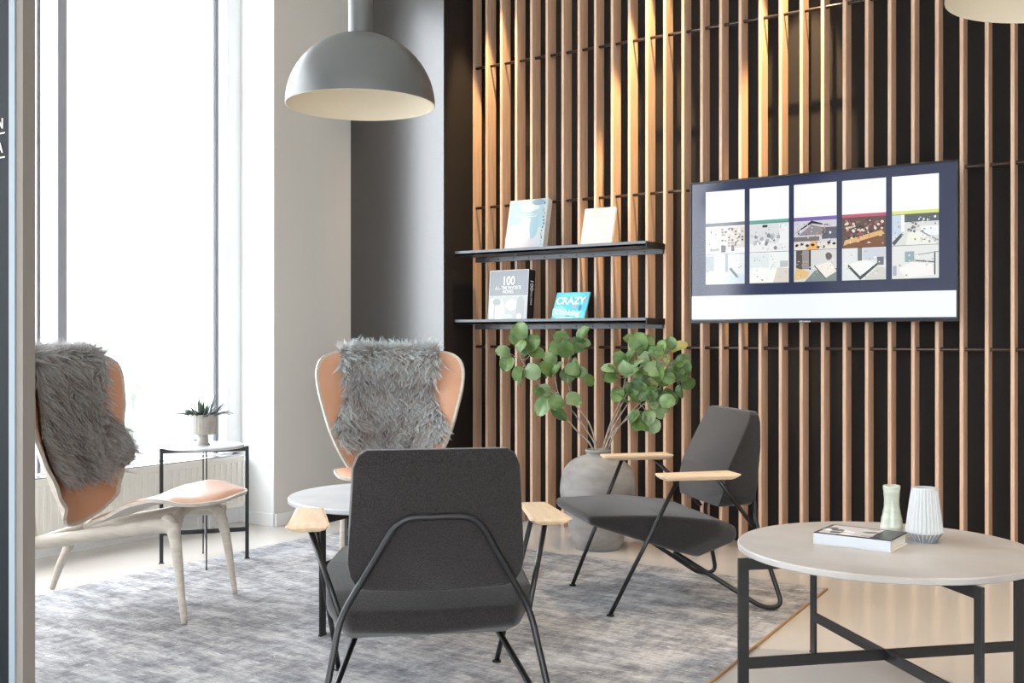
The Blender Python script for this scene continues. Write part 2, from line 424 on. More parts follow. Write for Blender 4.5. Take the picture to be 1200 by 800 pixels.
def art_blue(w_, h):
    P = [(rect(-w_/2, 0, w_/2, h), 'd5e4ea')]
    P += [(rect(-w_/2+.012, h*.45, w_/2-.02, h-.012), 'b5dbe6'), (blob(w_*.05, h*.86, .07, .03), 'eef0ea'), (blob(w_*.26, h*.93, .045, .018), '8db3c4'),
          (blob(-w_*.2, h*.25, .08, .09), 'ecebf2'), (blob(w_*.1, h*.2, .07, .07), 'e3e0ea'), (blob(-w_*.02, h*.42, .06, .07), 'e9f1f5'),
          (blob(w_*.2, h*.5, .03, .09), 'a9d6e6'), (rect(-w_*.3, h*.66, w_*.25, h*.675), 'f3f7f2'), (rect(-w_*.36, h*.70, w_*.28, h*.71), 'dff0ee')]
    for k in range(14): P.append((blob(w_*.43+rnd.uniform(-.006, .006), h*(.05+k*.066), .005, rnd.uniform(.004, .012), 6), rnd.choice(['55656a', '7c8f6a', 'f0f0ea', '35454f', 'caa98a'])))
    return P
b1, _ = book('large pale blue and white book leaning back at the left of the upper shelf', -3.594, -3.325, 5.155, 1.598, .315, .045, 12, art_blue, M['page'], kk=.48)
def art_white(w_, h):
    P = [(rect(-w_/2, 0, w_/2, h), 'efeeec'), (rect(-w_/2+.01, .01, w_/2-.01, h-.01), 'e6e6e6')]
    for y, a in ((.86, .3), (.78, .36), (.70, .22), (.62, .16), (.59, .2), (.46, .3), (.10, .34)): P.append((rect(-w_*a, h*y, w_*a, h*y+.004), 'b9bbbd' if y > .75 else 'd0d0d0'))
    P.append((rect(-w_*.12, h*.505, w_*.14, h*.52), 'fbfbf8')); return P
b2, mt2 = book('small white hardback book leaning on the right half of the upper shelf', -3.083, -2.885, 5.165, 1.598, .235, .018, 15, art_white, M['page'], kk=.52)
def art_100(w_, h):
    P = [(rect(-w_/2, 0, w_/2, h), 'e8e9ea'), (rect(-w_/2+.004, h*.5, w_/2-.002, h-.004), '9a9da3'), (rect(-w_/2, 0, w_/2, h*.49), 'c9cccc')]
    P += [(rect(-w_/2+.01, .02, -w_*.36, h*.45), 'eef0f0'), (blob(-w_*.2, h*.2, .035, .07), 'f4f5f5'), (blob(w_*.1, h*.32, .045, .032), 'f0f1f1'), (blob(w_*.1, h*.32, .018, .012), 'd3d6d6'),
          (blob(-w_*.03, h*.1, .05, .015), 'dfe2e2'), (blob(w_*.33, h*.25, .03, .08), 'b4b8b9'), (blob(w_*.3, h*.1, .02, .02), 'ececec'), (blob(-w_*.28, h*.38, .03, .02), 'aeb3b4')]
    for k in range(22): P.append((rect(-w_*.45+k*w_*.042, h*.475, -w_*.45+k*w_*.042+.006, h*.49), rnd.choice(['c9cccc', 'b0b4b6', 'ffffff'])))
    return P
b3, mt3 = book('thick grey and white book titled 100 with a black spine on the lower shelf', -3.709, -3.432, 5.15, 1.192, .305, .07, 5, art_100, M['black'], kk=.72)
text('title_number', '100', .072, mt3 @ Matrix.Translation((-.0, .238, .0022)), M['white'], b3, sx=.85)
text('title_line', 'ALL-TIME FAVORITE', .029, mt3 @ Matrix.Translation((0, .198, .0022)), M['white'], b3, sx=.72)
text('title_line', 'MOVIES', .028, mt3 @ Matrix.Translation((0, .175, .0022)), M['white'], b3, sx=.8)
sm = Matrix.Translation((.1390, .035, .215)) @ Matrix.Rotation(R(90), 4, 'Z') @ Matrix.Rotation(R(90), 4, 'X') @ Matrix.Rotation(R(-90), 4, 'Z')
text('spine_number', '100', .045, sm, M['white'], b3)
text('spine_title', 'ALL-TIME', .02, Matrix.Translation((0, 0, -.075)) @ sm, M['white'], b3)
def art_teal(w_, h):
    P = [(rect(-w_/2, 0, w_/2, h), '3fb0c0')]
    P += [(blob(-w_*.3, h*.3, .05, .04), '7fd3dc'), (blob(w_*.25, h*.2, .05, .03), '5cc4d2'), (blob(0, h*.9, .09, .012), '55bfd0'), (blob(w_*.3, h*.45, .012, .02), '2d6f8c'),
          (blob(w_*.12, h*.52, .01, .014), 'c77a8c'), (blob(w_*.38, h*.75, .008, .012), 'd05d62'), (blob(-w_*.1, h*.08, .06, .01), 'a8e4ea')]
    return P
b4, mt4 = book('thin turquoise book titled CRAZY leaning on the lower shelf', -3.257, -3.04, 5.135, 1.192, .178, .010, 24, art_teal, M['page'], kk=1.1)
text('title_line', 'CRAZY', .062, mt4 @ Matrix.Translation((-.005, .122, .0022)), M['white'], b4, sx=.95)
text('title_line', 'Cooking', .048, mt4 @ Matrix.Translation((-.01, .05, .0022)) @ Matrix.Rotation(R(-3), 4, 'Z'), M['white'], b4, sx=1)

# ------------------------------------------------------------------ television
TX0, TX1, TZ0, TZ1, TY = -2.404, -1.076, 1.173, 1.908, 5.15
tv = thing('wall_television', 'large flat television hung on the slat screen showing five columns of room pictures', 'television', ((TX0+TX1)/2, TY, TZ0))
cx = (TX0+TX1)/2; W2 = (TX1-TX0)/2; TH = TZ1-TZ0
box('back_housing', (-W2+.02, .012, .02), (W2-.02, .05, TH-.02), M['black'], tv, .006)
box('wall_bracket', (-.25, .05, .2), (.25, YS-TY-.001, .55), M['black'], tv)
bm = bmesh.new()
for a, b in (((-W2, 0, 0), (W2, .02, .014)), ((-W2, 0, TH-.010), (W2, .02, TH)), ((-W2, 0, .014), (-W2+.009, .02, TH-.010)), ((W2-.009, 0, .014), (W2, .02, TH-.010))): add_box(bm, a, b, .001)
frombm('bezel', bm, M['black'], tv)
def fx(px):
    u = (px-600)/1253; return TY*(-.5658+.8245*u)/(.8245+.5658*u)-cx
def tvart():
    P = [(rect(-W2+.009, .014, W2-.009, TH-.010), '2b3350')]
    P.append((rect(-W2+.009, .02, W2-.009, 1.314-TZ0), 'eef3f7'))
    cols = [(826.5, 872, '70747c'), (878, 924, '63a898'), (930, 980, '7d66b5'), (986.5, 1038, 'c05468'), (1045, 1100, 'd9e07a')]
    r = random.Random(11)
    for k, (a, b, c) in enumerate(cols):
        x0, x1 = fx(a), fx(b); w_ = x1-x0
        z = lambda v: v-TZ0
        P.append((rect(x0, z(1.69), x1, z(1.853)), 'f6f8fc')); P.append((rect(x0, z(1.674), x1, z(1.69)), c))
        # upper picture
        y0, y1 = z(1.529), z(1.672); h = y1-y0
        def pr(fx0, fy0, fx1, fy1, col): P.append((rect(x0+w_*fx0, y0+h*fy0, x0+w_*fx1, y0+h*fy1), col))
        def pp(pts, col): P.append(([(x0+w_*p, y0+h*q) for p, q in pts], col))
        if k == 0:
            pr(0, 0, 1, 1, 'eef0f0'); pr(.12, .35, .32, .92, 'c9d2d6'); pr(.14, .38, .30, .9, 'fbfbfb'); pr(.38, .2, 1, .95, 'd8d0c8')
            for i in range(7):
                for j in range(7):
                    if r.random() < .7: pr(.41+i*.085, .25+j*.1, .41+i*.085+.05, .25+j*.1+.06, r.choice(['6d625c', 'f4f1ec', '9a8e86', '3e3a3a']))
            pr(.4, .05, .52, .3, '55585c'); pr(.66, .08, .74, .28, '6a6c70'); pr(.1, .1, .35, .2, 'a3a7aa')
        elif k == 1:
            pr(0, 0, 1, 1, 'd9dbdc'); pr(0, 0, 1, .3, 'e9e9ea'); pr(.33, .86, .46, .95, '444648'); pr(.75, .3, 1, .95, 'eceded')
            for i in range(16): P.append((blob(x0+w_*r.uniform(.1, .9), y0+h*r.uniform(.12, .6), w_*.05, h*.08, 7, .4, r), r.choice(['a9acb0', 'bcbfc2', '85888c', 'f2f2f2'])))
        elif k == 2:
            pr(0, 0, 1, 1, 'cfccd4'); pp([(0, .55), (.42, 1), (.9, .78), (.42, .9)], '2c2a30'); pp([(.1, .5), (.42, .86), (.75, .72), (.7, .5)], '8d8a90'); pr(.66, .35, 1, .75, '5a5f6c'); pr(0, .3, .6, .45, '777272')
            pr(0, 0, 1, .26, 'e3dcd2'); pp([(.28, .0), (.42, .3), (.52, .3), (.6, 0)], 'e6b36e')
            for i in range(8): P.append((blob(x0+w_*(.07+i*.125), y0+h*r.uniform(.08, .25), w_*.045, h*.05, 7, .4, r), '2e3038'))
        elif k == 3:
            pr(0, 0, 1, 1, '5c4a42')
            for i in range(60): P.append((blob(x0+w_*r.uniform(.05, .95), y0+h*r.uniform(.3, .95), w_*.035, h*.045, 6, .5, r), r.choice(['b04a5e', 'd8c7b4', '8c6c5c', '3a2d2a', 'e8e0d6'])))
            pp([(.03, .08), (.06, .25), (.9, .55), (.97, .42)], 'dcb170'); pp([(.05, 0), (.1, .12), (.95, .38), (.95, 0)], '7a5030')
        else:
            pr(0, 0, 1, 1, 'd7dad8'); pr(.25, .75, 1, 1, '566063'); pr(0, .3, .2, 1, 'c3d2e2'); pr(.2, .45, .27, 1, 'f2f2f2'); pp([(.3, .0), (.35, .4), (.6, .45), (.95, 0)], 'e9ecdd'); pp([(0, .1), (.2, .4), (.25, .35), (.05, 0)], '4c545a'); pr(.62, .3, 1, .6, 'eef2f6')
            pp([(.6, .42), (.98, .1), (1, .14), (.62, .46)], '9ba1a6')
            for i in range(12): P.append((blob(x0+w_*r.uniform(.3, .7), y0+h*r.uniform(.4, .75), w_*.03, h*.05, 6, .5, r), r.choice(['8d8078', 'b9b4ae', '6b7074'])))
        pal = [['8b8580', 'f4f1ec', 'bdb6ae', '55504e'], ['a4a7ab', 'cfd1d3', 'f4f4f4', '7b7e82'], ['6a6670', 'd9d2cb', 'f2eee6', '3c3b44', 'c99d63'], ['a8505f', 'd8c7b4', '7d5c4c', '2f2523', 'f0e8de'], ['99a19f', 'f2f4f2', '6b7474', 'c9c4b8']][k]
        for i in range(46): P.append((blob(x0+w_*r.uniform(.06, .94), y0+h*r.uniform(.08, .92 if k != 3 else .9), w_*r.uniform(.008, .03), h*r.uniform(.01, .05), 5, .7, r), r.choice(pal)))
        # lower picture
        y0, y1 = z(1.373), z(1.527); h = y1-y0
        if k == 0:
            pr(0, 0, 1, 1, 'dfe4e6'); pr(0, .4, .22, .95, 'b3bbc0'); pr(.25, .5, .5, 1, 'f6f8f8'); pr(.5, .35, .58, 1, 'a8b0b6'); pr(.62, .4, .85, .95, 'eef2f4'); pp([(0, .1), (.1, .45), (.55, .4), (.45, .02)], 'f7f7f5'); pp([(.45, .02), (.55, .4), (1, .3), (1, 0)], 'cdd9e4'); pp([(.6, .5), (.8, .2), (.86, .22), (.66, .55)], '6d8078')
        elif k == 1:
            pr(0, 0, 1, 1, 'e9efec'); pr(0, .5, .5, .95, 'dde6e6'); pp([(0, .05), (.1, .5), (.7, .45), (.6, 0)], 'f7f6f0'); pr(.78, .5, .98, .7, 'b9c2bd'); pp([(.6, 0), (.72, .5), (1, .45), (1, 0)], 'd9d2c8')
        elif k == 2:
            pr(0, 0, 1, 1, 'd5d6d4'); pr(.05, .4, .2, 1, '5c5652'); pr(.2, .4, .36, 1, '9a9290'); pr(.36, .38, .4, 1, '2f2f33'); pp([(0, .05), (.05, .45), (.38, .3), (.3, .12)], 'e0bd7e'); pp([(.25, 0), (.5, .35), (1, .4), (1, 0)], '7e8c88'); pp([(.5, .5), (.75, .1), (1, .3), (.85, .62)], 'efe8df'); pp([(.5, .5), (.75, .1), (.76, .05), (.47, .5)], '2c2c2e'); P.append((blob(x0+w_*.82, y0+h*.78, w_*.08, h*.12, 10, .3, r), '6a6060'))
        elif k == 3:
            pr(0, 0, 1, 1, 'dfe2e2'); pr(.36, .6, .46, 1, '6f7578'); pr(.48, .62, 1, .98, 'c9cfd8'); pp([(.15, .5), (.42, .05), (.8, .5), (.5, .62)], 'f0f1ee'); pp([(.15, .5), (.42, .12), (.42, .0), (.13, .42)], '4a5450'); pp([(.42, .12), (.8, .52), (.82, .46), (.42, 0)], '3f4a47'); pr(.8, .45, .95, .7, '6e7076'); pp([(.5, 0), (.8, .4), (1, .35), (1, 0)], 'cfcfc8')
        else:
            pr(0, 0, 1, 1, 'dfe1de'); pr(.28, .5, .48, .82, '8ea8ac'); pp([(.15, .3), (.4, .5), (.85, .42), (.9, .1), (.3, .02)], 'f0eeea'); pp([(.5, .56), (.9, .5), (.9, .46), (.5, .52)], '5c5f62'); pr(.9, .1, .93, .8, '4a4c4e'); pr(.02, .1, .1, .4, 'a5adba'); pp([(.5, .72), (1, .8), (1, .77), (.5, .69)], '9ca1a3')
        pal = ['c9cdcf', 'f6f6f4', 'aab0b2', 'dcd9d2', '8e9496']
        for i in range(22): P.append((blob(x0+w_*r.uniform(.06, .94), y0+h*r.uniform(.1, .9), w_*r.uniform(.01, .035), h*r.uniform(.008, .03), 5, .7, r), r.choice(pal)))
    return P
mt = Matrix.Translation((0, .006, 0)) @ Matrix.Rotation(R(90), 4, 'X')
canvas('screen', tvart(), mt, M['display'], tv)
box('maker_plate', (-.075, -.003, .001), (-.02, 0, .008), M['steel'], tv)

# ------------------------------------------------------------------ rug
rug = thing('rug', 'large distressed blue grey rug with a thin ochre edge under the chairs', 'rug')
q = [(-4.24, 1.78), (-1.306, 1.78), (-1.504, 4.614), (-4.225, 4.614)]
bm = bmesh.new(); lo = [bm.verts.new((x, y, .0005)) for x, y in q]; hi = [bm.verts.new((x, y, .007)) for x, y in q]
bm.faces.new(lo[::-1]); bm.faces.new(hi)
for i in range(4): bm.faces.new((lo[i], lo[(i+1) % 4], hi[(i+1) % 4], hi[i]))
frombm('pile', bm, M['rug'], rug)
bm = bmesh.new(); add_tube(bm, [(x, y, .0045) for x, y in q[1:3]], .0055, 8)
frombm('edge_binding', bm, M['binding'], rug, True)

# ------------------------------------------------------------------ upholstered tube-frame chairs
def felt_chair(label, loc, rz):
    t = thing('armchair', label, 'armchair', loc, rz)
    seat = hull('seat_cushion', [(.255, .405, .392), (.24, .40, .355), (.305, .12, .392), (.30, -.13, .362), (.235, -.228, .322), (.245, -.228, .268), (.30, -.12, .305), (.285, .05, .24), (.24, -.06, .205), (.20, -.21, .265), (0, -.243, .318), (0, -.243, .258)], .02, M['fabric'], t)
    hull('backrest', [(0.1958, -.302, .786), (0.1910, -.335, .786), (0.2177, -.295, .770), (0.2311, -.282, .735), (0.2139, -.336, .772), (0.2273, -.337, .74), (0, -.302, .790), (0, -.335, .790), (0.2387, -.185, .55), (0.2407, -.165, .46), (0.2053, -.16, .40), (0.2321, -.335, .64), (0.2426, -.315, .48), (0.2349, -.308, .44), (0.2197, -.303, .412), (0.1910, -.300, .40), (0, -.318, .393), (0, -.35, .60), (0, -.155, .40)], .024, M['fabric'], t)
    for s in (-1, 1):
        # armrest, tapered and bevelled underneath
        bm = bmesh.new(); pts = []
        for y, w1 in ((-.165, .062), (.155, .042)):
            for z, k in ((.560, 1), (.553, 1.02), (.536, .66)):
                yy = y+(0 if z > .55 else (.02 if y < 0 else -.02))
                pts += [(s*.352+w1*k, yy, z), (s*.352-w1*k, yy, z)]
        vs = [bm.verts.new(p) for p in pts]; bmesh.ops.convex_hull(bm, input=vs)
        bmesh.ops.dissolve_limit(bm, angle_limit=R(3), verts=bm.verts, edges=bm.edges)
        bmesh.ops.bevel(bm, geom=list(bm.edges), offset=.006, segments=3, affect='EDGES')
        frombm('armrest', bm, M['arm'], t, True).data.set_sharp_from_angle(angle=R(35))
        fl = tube('front_leg', bend_path([(s*.2625, .32, .004), (s*.338, .066, .538)], .02), .0085, M['black'], t)
        lathe('foot', [(.015, 0), (.015, .005), (.009, .007)], M['black'], fl, 16, None, (s*.2625, .32, 0))
        tube('arm_strut', [(s*.348, -.09, .540), (s*.262, -.285, .33)], .0085, M['black'], t)
    path = [(-.20, .03, .225), (-.325, -.30, .010), (-.325, -.385, .012), (-.262, -.30, .33), (-.105, -.348, .605), (.105, -.348, .605), (.262, -.30, .33), (.325, -.385, .012), (.325, -.30, .010), (.20, .03, .225)]
    tube('rear_frame', bend_path(path, .05), .0095, M['black'], t)
    return t
felt_chair('charcoal felt armchair seen from the side, beside the round ceramic vase', (-2.031, 4.086, .009), R(137.5))
felt_chair('charcoal felt armchair seen from behind in the foreground', (-2.046, 2.526, .009), R(44))

# ------------------------------------------------------------------ leather shell chairs
seat_o = [(0, .115), (.12, .105), (.215, .055), (.275, -.045), (.278, -.15), (.245, -.26), (.185, -.38), (.13, -.465), (.06, -.502), (0, -.508)]
seat_o = seat_o+[(-x, y) for x, y in seat_o[::-1] if x > 0]
def lerp_tab(tab, v):
    if v <= tab[0][0]: return tab[0][1]
    for (a, p), (b, q_) in zip(tab, tab[1:]):
        if v <= b:
            t = (v-a)/(b-a); t = t*t*(3-2*t)*.35+t*.65; return p+(q_-p)*t
    return tab[-1][1]
def seat_f(x, y):
    z = lerp_tab([(-.51, .318), (-.36, .362), (-.2, .418), (-.05, .447), (.08, .452), (.18, .430)], y)
    k = lerp_tab([(-.51, .015), (-.3, .03), (-.12, .032), (.02, -.01), (.16, -.045)], y)
    return Vector((x, y, z+k*(x/.29)**2))
def outl(tab, cx_=0):
    r = [(w_, v) for v, w_ in tab]; return r+[(-w_, v) for v, w_ in tab[::-1] if w_ > 0]
back_o = outl([(0, 0), (.015, .09), (.06, .165), (.16, .235), (.30, .30), (.45, .345), (.58, .372), (.67, .368), (.725, .325), (.745, .22), (.748, .0)])
def back_f(x, v):
    z = .320+.943*v
    y = -.565-.115*(v/.7)-.05*math.sin(min(v/.7, 1)*math.pi)+lerp_tab([(0, .015), (.05, .06), (.12, .115), (.25, .145), (.5, .14), (.75, .10)], v)*(x/lerp_tab([(0, .12), (.06, .165), (.16, .235), (.3, .3), (.45, .345), (.58, .372), (.75, .372)], v))**2
    return Vector((x, y, z))
def sc_o(o, k, dy=0, kc=None):
    c = kc if kc is not None else sum(p[1] for p in o)/len(o)
    return [(x*k, c+(y-c)*k+dy) for x, y in o]
def inv_f(f): return lambda x, v: f(-x, v)
def shell_chair(label, loc, rz):
    t = thing('lounge_chair', label, 'lounge chair', loc, rz)
    shell('seat_shell', seat_o, seat_f, .013, M['washed'], t)
    shell('seat_leather', sc_o(seat_o, .965), seat_f, .010, M['leather'], t, base=.0132, dome=.010)
    bf = lambda x, v: back_f(x, v)
    o = shell('back_shell', back_o, lambda x, v: back_f(x, v), .013, M['washed'], t)
    # leather faces forward (+y): the sheet normal of back_f points to -y, so it is laid with a negative base
    shell('back_leather', sc_o(back_o, .968), lambda x, v: back_f(-x, v) if False else back_f(x, v), -.008, M['leather'], t, base=-.001, dome=-.008)
    for s in (-1, 1):
        tube('leg', smooth_path([(s*.246, .005, .0), (s*.240, -.012, .12), (s*.232, -.03, .25), (s*.215, -.055, .352), (s*.20, -.09, .395)], 5), [.0115, .015, .02, .026, .024], M['washed'], t, 14)
        tube('side_rail', smooth_path([(s*.222, -.03, .352), (s*.215, -.12, .362), (s*.205, -.35, .325), (s*.19, -.55, .292), (s*.18, -.69, .272)], 5), [.02, .023, .022, .022, .02], M['washed'], t, 14, 1.25)
        tube('leg', smooth_path([(s*.215, -.81, .0), (s*.205, -.77, .10), (s*.19, -.715, .20), (s*.18, -.685, .285)], 5), [.012, .017, .022, .024], M['washed'], t, 14)
        tube('back_support', smooth_path([(s*.178, -.66, .285), (s*.185, -.67, .42), (s*.21, -.675, .56), (s*.215, -.685, .66)], 5), [.022, .020, .015, .008], M['washed'], t, 12)
    tube('front_crossbar', smooth_path([(-.218, -.045, .35), (-.12, -.07, .392), (0, -.08, .405), (.12, -.07, .392), (.218, -.045, .35)], 5), [.02, .018, .02], M['washed'], t, 12)
    tube('rear_crossbar', [(-.185, -.65, .28), (.185, -.65, .28)], .018, M['washed'], t, 12)
    return t
ch1 = ((-3.443, 2.865, .011), R(-63.2)); ch2 = ((-3.218, 3.745, .011), R(-136.9))
shell_chair('tan leather shell chair in front of the window, cut off by the left post', *ch1)
shell_chair('tan leather shell chair in front of the grey pier, facing the camera', *ch2)

# sheepskins
fur_o = [(0, .83), (.16, .83), (.245, .79), (.250, .66), (.222, .56), (.225, .48), (.255, .42), (.280, .35), (.255, .265), (.19, .215), (.09, .19), (0, .185)]
fur_o = fur_o+[(-x*.98, v) for x, v in fur_o[::-1] if x > 0]
def fur_f(x, v):
    if v <= .735:
        p = back_f(x, v); return p+Vector((0, .026, 0))
    d = v-.735; p = back_f(x, .735); a = min(d/.055, 1)*math.pi
    return p+Vector((0, .026-.030*(1-math.cos(a)), .020*math.sin(a)-max(0, d-.055)))
def inside(o, x, y):
    r = False; n = len(o); j = n-1
    for i in range(n):
        if (o[i][1] > y) != (o[j][1] > y) and x < (o[j][0]-o[i][0])*(y-o[i][1])/(o[j][1]-o[i][1])+o[i][0]: r = not r
        j = i
    return r
def sheepskin(label, loc, rz, seed, dx=0, count=15000, tip='b9c4cb', shear=0):
    import numpy as np
    from mathutils import noise
    r = random.Random(seed)
    O = [(x+dx+shear*(v-.5), v) for x, v in fur_o]
    f = fur_f
    t = thing('sheepskin_throw', label, 'sheepskin', loc, rz, 'long haired sheepskins over the shell chairs')
    hide = shell('hide', O, lambda x, v: f(x, v), -.006, M['wool'], t, rings=10, base=-.001)
    hide.location = (0, 0, 0)
    at = hide.data.color_attributes.new('col', 'FLOAT_COLOR', 'POINT')
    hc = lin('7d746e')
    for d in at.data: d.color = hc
    Os = [(p.x, p.y) for p in smooth_path([(x, y, 0) for x, y in O], 4, True)]
    V = []; F = []; Cc = []
    cA, cB, cT = [Vector(lin(c)[:3]) for c in ('978780', 'd9cec7', tip)]
    locks = 0; per = 11
    while locks < count//per:
        x0 = r.uniform(-.34, .34); v0 = r.uniform(.18, .84)
        if not inside(Os, x0, v0): continue
        locks += 1
        e = .004
        nx = noise.noise(Vector((x0*13, v0*13, seed))); ny = noise.noise(Vector((x0*13+40, v0*13, seed)))
        lj = Vector((r.uniform(-1, 1), r.uniform(-1, 1), r.uniform(-1, 1)))
        tone = min(1, max(0, .5+.9*noise.noise(Vector((x0*8+9, v0*8, seed+5)))+r.uniform(-.4, .4)))
        L0 = r.uniform(.034, .062); bright = r.random()
        for q0 in range(per):
            x = x0+r.gauss(0, .0085); v = v0+r.gauss(0, .0085)
            p = f(x, v)
            nn = (f(x, v+e)-f(x, v-e)).cross(f(x+e, v)-f(x-e, v)).normalized()
            dn = (f(x, v-e)-f(x, v+e)).normalized(); sd = (f(x+e, v)-f(x-e, v)).normalized()
            edge = max(0, abs(x0-dx)-.17)*4*(1 if x0 > dx else -1)
            dirv = (nn*.62+dn*(.55+.6*ny)+sd*(nx*1.2+edge)+lj*.30).normalized()
            L = L0*r.uniform(.85, 1.1)
            if v0 > .68:
                b_ = min(1, (v0-.68)/.06)
                dirv = dirv.lerp((nn*.8+dn*.3*(ny+.3)+Vector((0, 0, .45))+sd*(nx*1.6+edge)+lj*.8).normalized(), b_).normalized(); L *= 1-.15*b_
            off = sd*(x0-x)*.9+dn*(v-v0)*.9          # tips of a lock draw together
            cv = (sd*lj.x*1.2+dn*.75+nn*lj.y*.5)
            wv = dirv.cross(Vector((r.uniform(-1, 1), r.uniform(-1, 1), r.uniform(-1, 1)))).normalized()
            wd = r.uniform(.0006, .0011); b = len(V)
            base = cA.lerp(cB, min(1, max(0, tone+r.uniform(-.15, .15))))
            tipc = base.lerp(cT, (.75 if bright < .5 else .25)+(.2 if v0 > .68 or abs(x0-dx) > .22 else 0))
            ph = r.uniform(-.4, .4)
            for q_ in range(6):
                tt = q_/5
                c = p+dirv*(L*tt)+cv*(L*.42*tt*tt)+off*tt+sd*(.0045*math.sin(tt*6.5+lj.z*3+ph)*tt)
                ww = wd*(1-tt*.7)
                V += [tuple(c-wv*ww), tuple(c+wv*ww)]
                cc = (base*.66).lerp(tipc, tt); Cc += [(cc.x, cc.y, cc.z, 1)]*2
                if q_: F.append((b+2*q_-2, b+2*q_-1, b+2*q_+1, b+2*q_))
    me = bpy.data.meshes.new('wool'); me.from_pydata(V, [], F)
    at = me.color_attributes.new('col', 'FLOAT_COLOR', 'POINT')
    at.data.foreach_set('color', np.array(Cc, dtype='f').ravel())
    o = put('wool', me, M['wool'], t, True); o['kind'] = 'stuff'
    return t
sheepskin('grey brown sheepskin hanging over the chair by the window', ch1[0], ch1[1], 2, -.035, 42000, 'e2e7ea', .05)
sheepskin('grey sheepskin hanging over the chair before the grey pier', ch2[0], ch2[1], 5, .0, 42000, 'e0ecef')

# ------------------------------------------------------------------ round tables with flat-bar frames
def bar_table(label, loc, ang, rad, top_z, bar_z, nlegs, tm, thick=.02, wd=.033, th=.010, bar_h=.033, angles=None):
    t = thing('round_table', label, 'table', loc, ang)
    z1 = top_z-thick
    lathe('table_top', [(0, z1), (rad-.004, z1), (rad-.0005, z1+.003), (rad, top_z-.004), (rad-.004, top_z), (0, top_z)], tm, t, 96)
    angs = angles or [2*math.pi*k/nlegs for k in range(nlegs)]
    for a in angs:
        m4 = Matrix.Rotation(a, 4, 'Z')
        bm = bmesh.new(); add_box(bm, (rad-.006+.010, -th/2, 0), (rad+.004+wd, th/2, z1+.002), .001, m4)
        add_box(bm, (rad, -th/2-.001, 0), (rad+.008+wd, th/2+.001, .006), .001, m4)
        frombm('leg', bm, M['black'], t)
    for nm, zz in (('lower_stretcher', bar_z), ('upper_stretcher', z1-bar_h-.001)):
        bm = bmesh.new()
        for k, a in enumerate(angs):
            add_box(bm, (-.003, -th/2+k*.0003, zz), (rad+.012, th/2+k*.0003, zz+bar_h-k*.0004), .0008, Matrix.Rotation(a, 4, 'Z'))
        frombm(nm, bm, M['black'], t)
    return t
import math as _m
bar_table('large round grey stone coffee table carrying two small vases and a book', (-.91, 3.341, 0), _m.atan2(3.014-3.341, -1.228+.91), .441, .462, .114, 4, M['stone'])
bar_table('round pale table half hidden behind the foreground armchair', (-2.834, 3.246, .0075), _m.atan2(2.828-3.246, -2.79+2.834), .39, .462, .235, 3, M['marble'], wd=.03)
# side table: left leg (lat -1.695, fwd 5.15)
bar_table('small round side table by the window under the potted succulent', (-4.19, 3.455, .0075), R(-1.3)+_m.atan2(3.287-3.455, -4.312+4.19)-0, .188, .568, .135, 4, M['marble'], thick=.014, wd=.018, th=.006, bar_h=.022)

# potted succulent
pt = thing('potted_succulent', 'spiky dark green succulent in a footed pale ribbed pot on the side table', 'potted plant', (-4.185, 3.44, .5755))
rib = lambda r, z, a: r*(1+.012*math.cos(a*26)) if z > .05 else r
lathe('pot', [(.034, 0), (.034, .006), (.027, .012), (.024, .046), (.030, .050), (.060, .054), (.064, .058), (.066, .150), (.062, .150), (.058, .060)], M['pot'], pt, 104, rib)
lathe('soil', [(0, .132), (.06, .132)], M['soil'], pt, 24)
def blade(bm, a, el, L, w_, base_z=.13, r0=.01, droop=.35):
    P = []
    for k in range(7):
        t = k/6; e = el-droop*t*1.6
        P.append((t, e))
    pos = Vector((math.cos(a)*r0, math.sin(a)*r0, base_z)); side = Vector((-math.sin(a), math.cos(a), 0)); prev = None
    for t, e in P:
        d = Vector((math.cos(a)*math.cos(e), math.sin(a)*math.cos(e), math.sin(e)))
        up = side.cross(d).normalized(); ww = w_*(math.sin(math.pi*min(1, .25+t*.75))+.04)*.5
        ring = [bm.verts.new(pos-side*ww+up*.002), bm.verts.new(pos-up*ww*.5), bm.verts.new(pos+side*ww+up*.002), bm.verts.new(pos+up*.002)]
        if prev:
            for i in range(4): bm.faces.new((prev[i], prev[(i+1) % 4], ring[(i+1) % 4], ring[i]))
        else: bm.faces.new(ring)
        prev = ring; pos = pos+d*L/6
    bm.faces.new(prev)
bm = bmesh.new(); rr = random.Random(4)
for k in range(46):
    el = rr.uniform(.35, 1.5); blade(bm, rr.uniform(0, 6.28), el, rr.uniform(.07, .12), .013, .13, rr.uniform(0, .035), rr.uniform(0, .3))
for a in (3.7, .4, 4.1, .9, 5.2): blade(bm, a, .55, .12, .010, .13, .03, .55)
bmesh.ops.recalc_face_normals(bm, faces=bm.faces)
frombm('leaves', bm, M['succ'], pt, True)

# radiator
rd = thing('radiator', 'long low white panel radiator in the window niche', 'radiator', (-4.86, 3.24, .11))
bm = bmesh.new(); add_box(bm, (-.03, -1.0, 0), (.03, 1.03, .30), .006)
pn = frombm('panel', bm, M['rad'], rd)
bm = bmesh.new()
for k in range(50):
    y = -.97+k*.0405; add_box(bm, (.029, y, .03), (.036, y+.022, .265), .003)
frombm('ribs', bm, M['rad'], pn)
box('top_grille', (-.028, -.99, .30), (.026, 1.02, .306), M['steel'], rd, .001)
tube('valve', [(.0, 1.03, .262), (0, 1.055, .262), (0, 1.072, .262)], [.018, .02, .016], M['white'], rd, 14)
for y in (.72, .80, -.6): tube('feed_pipe', [(0, y, .005), (0, y, -.108)], .009, M['white'], rd, 10)

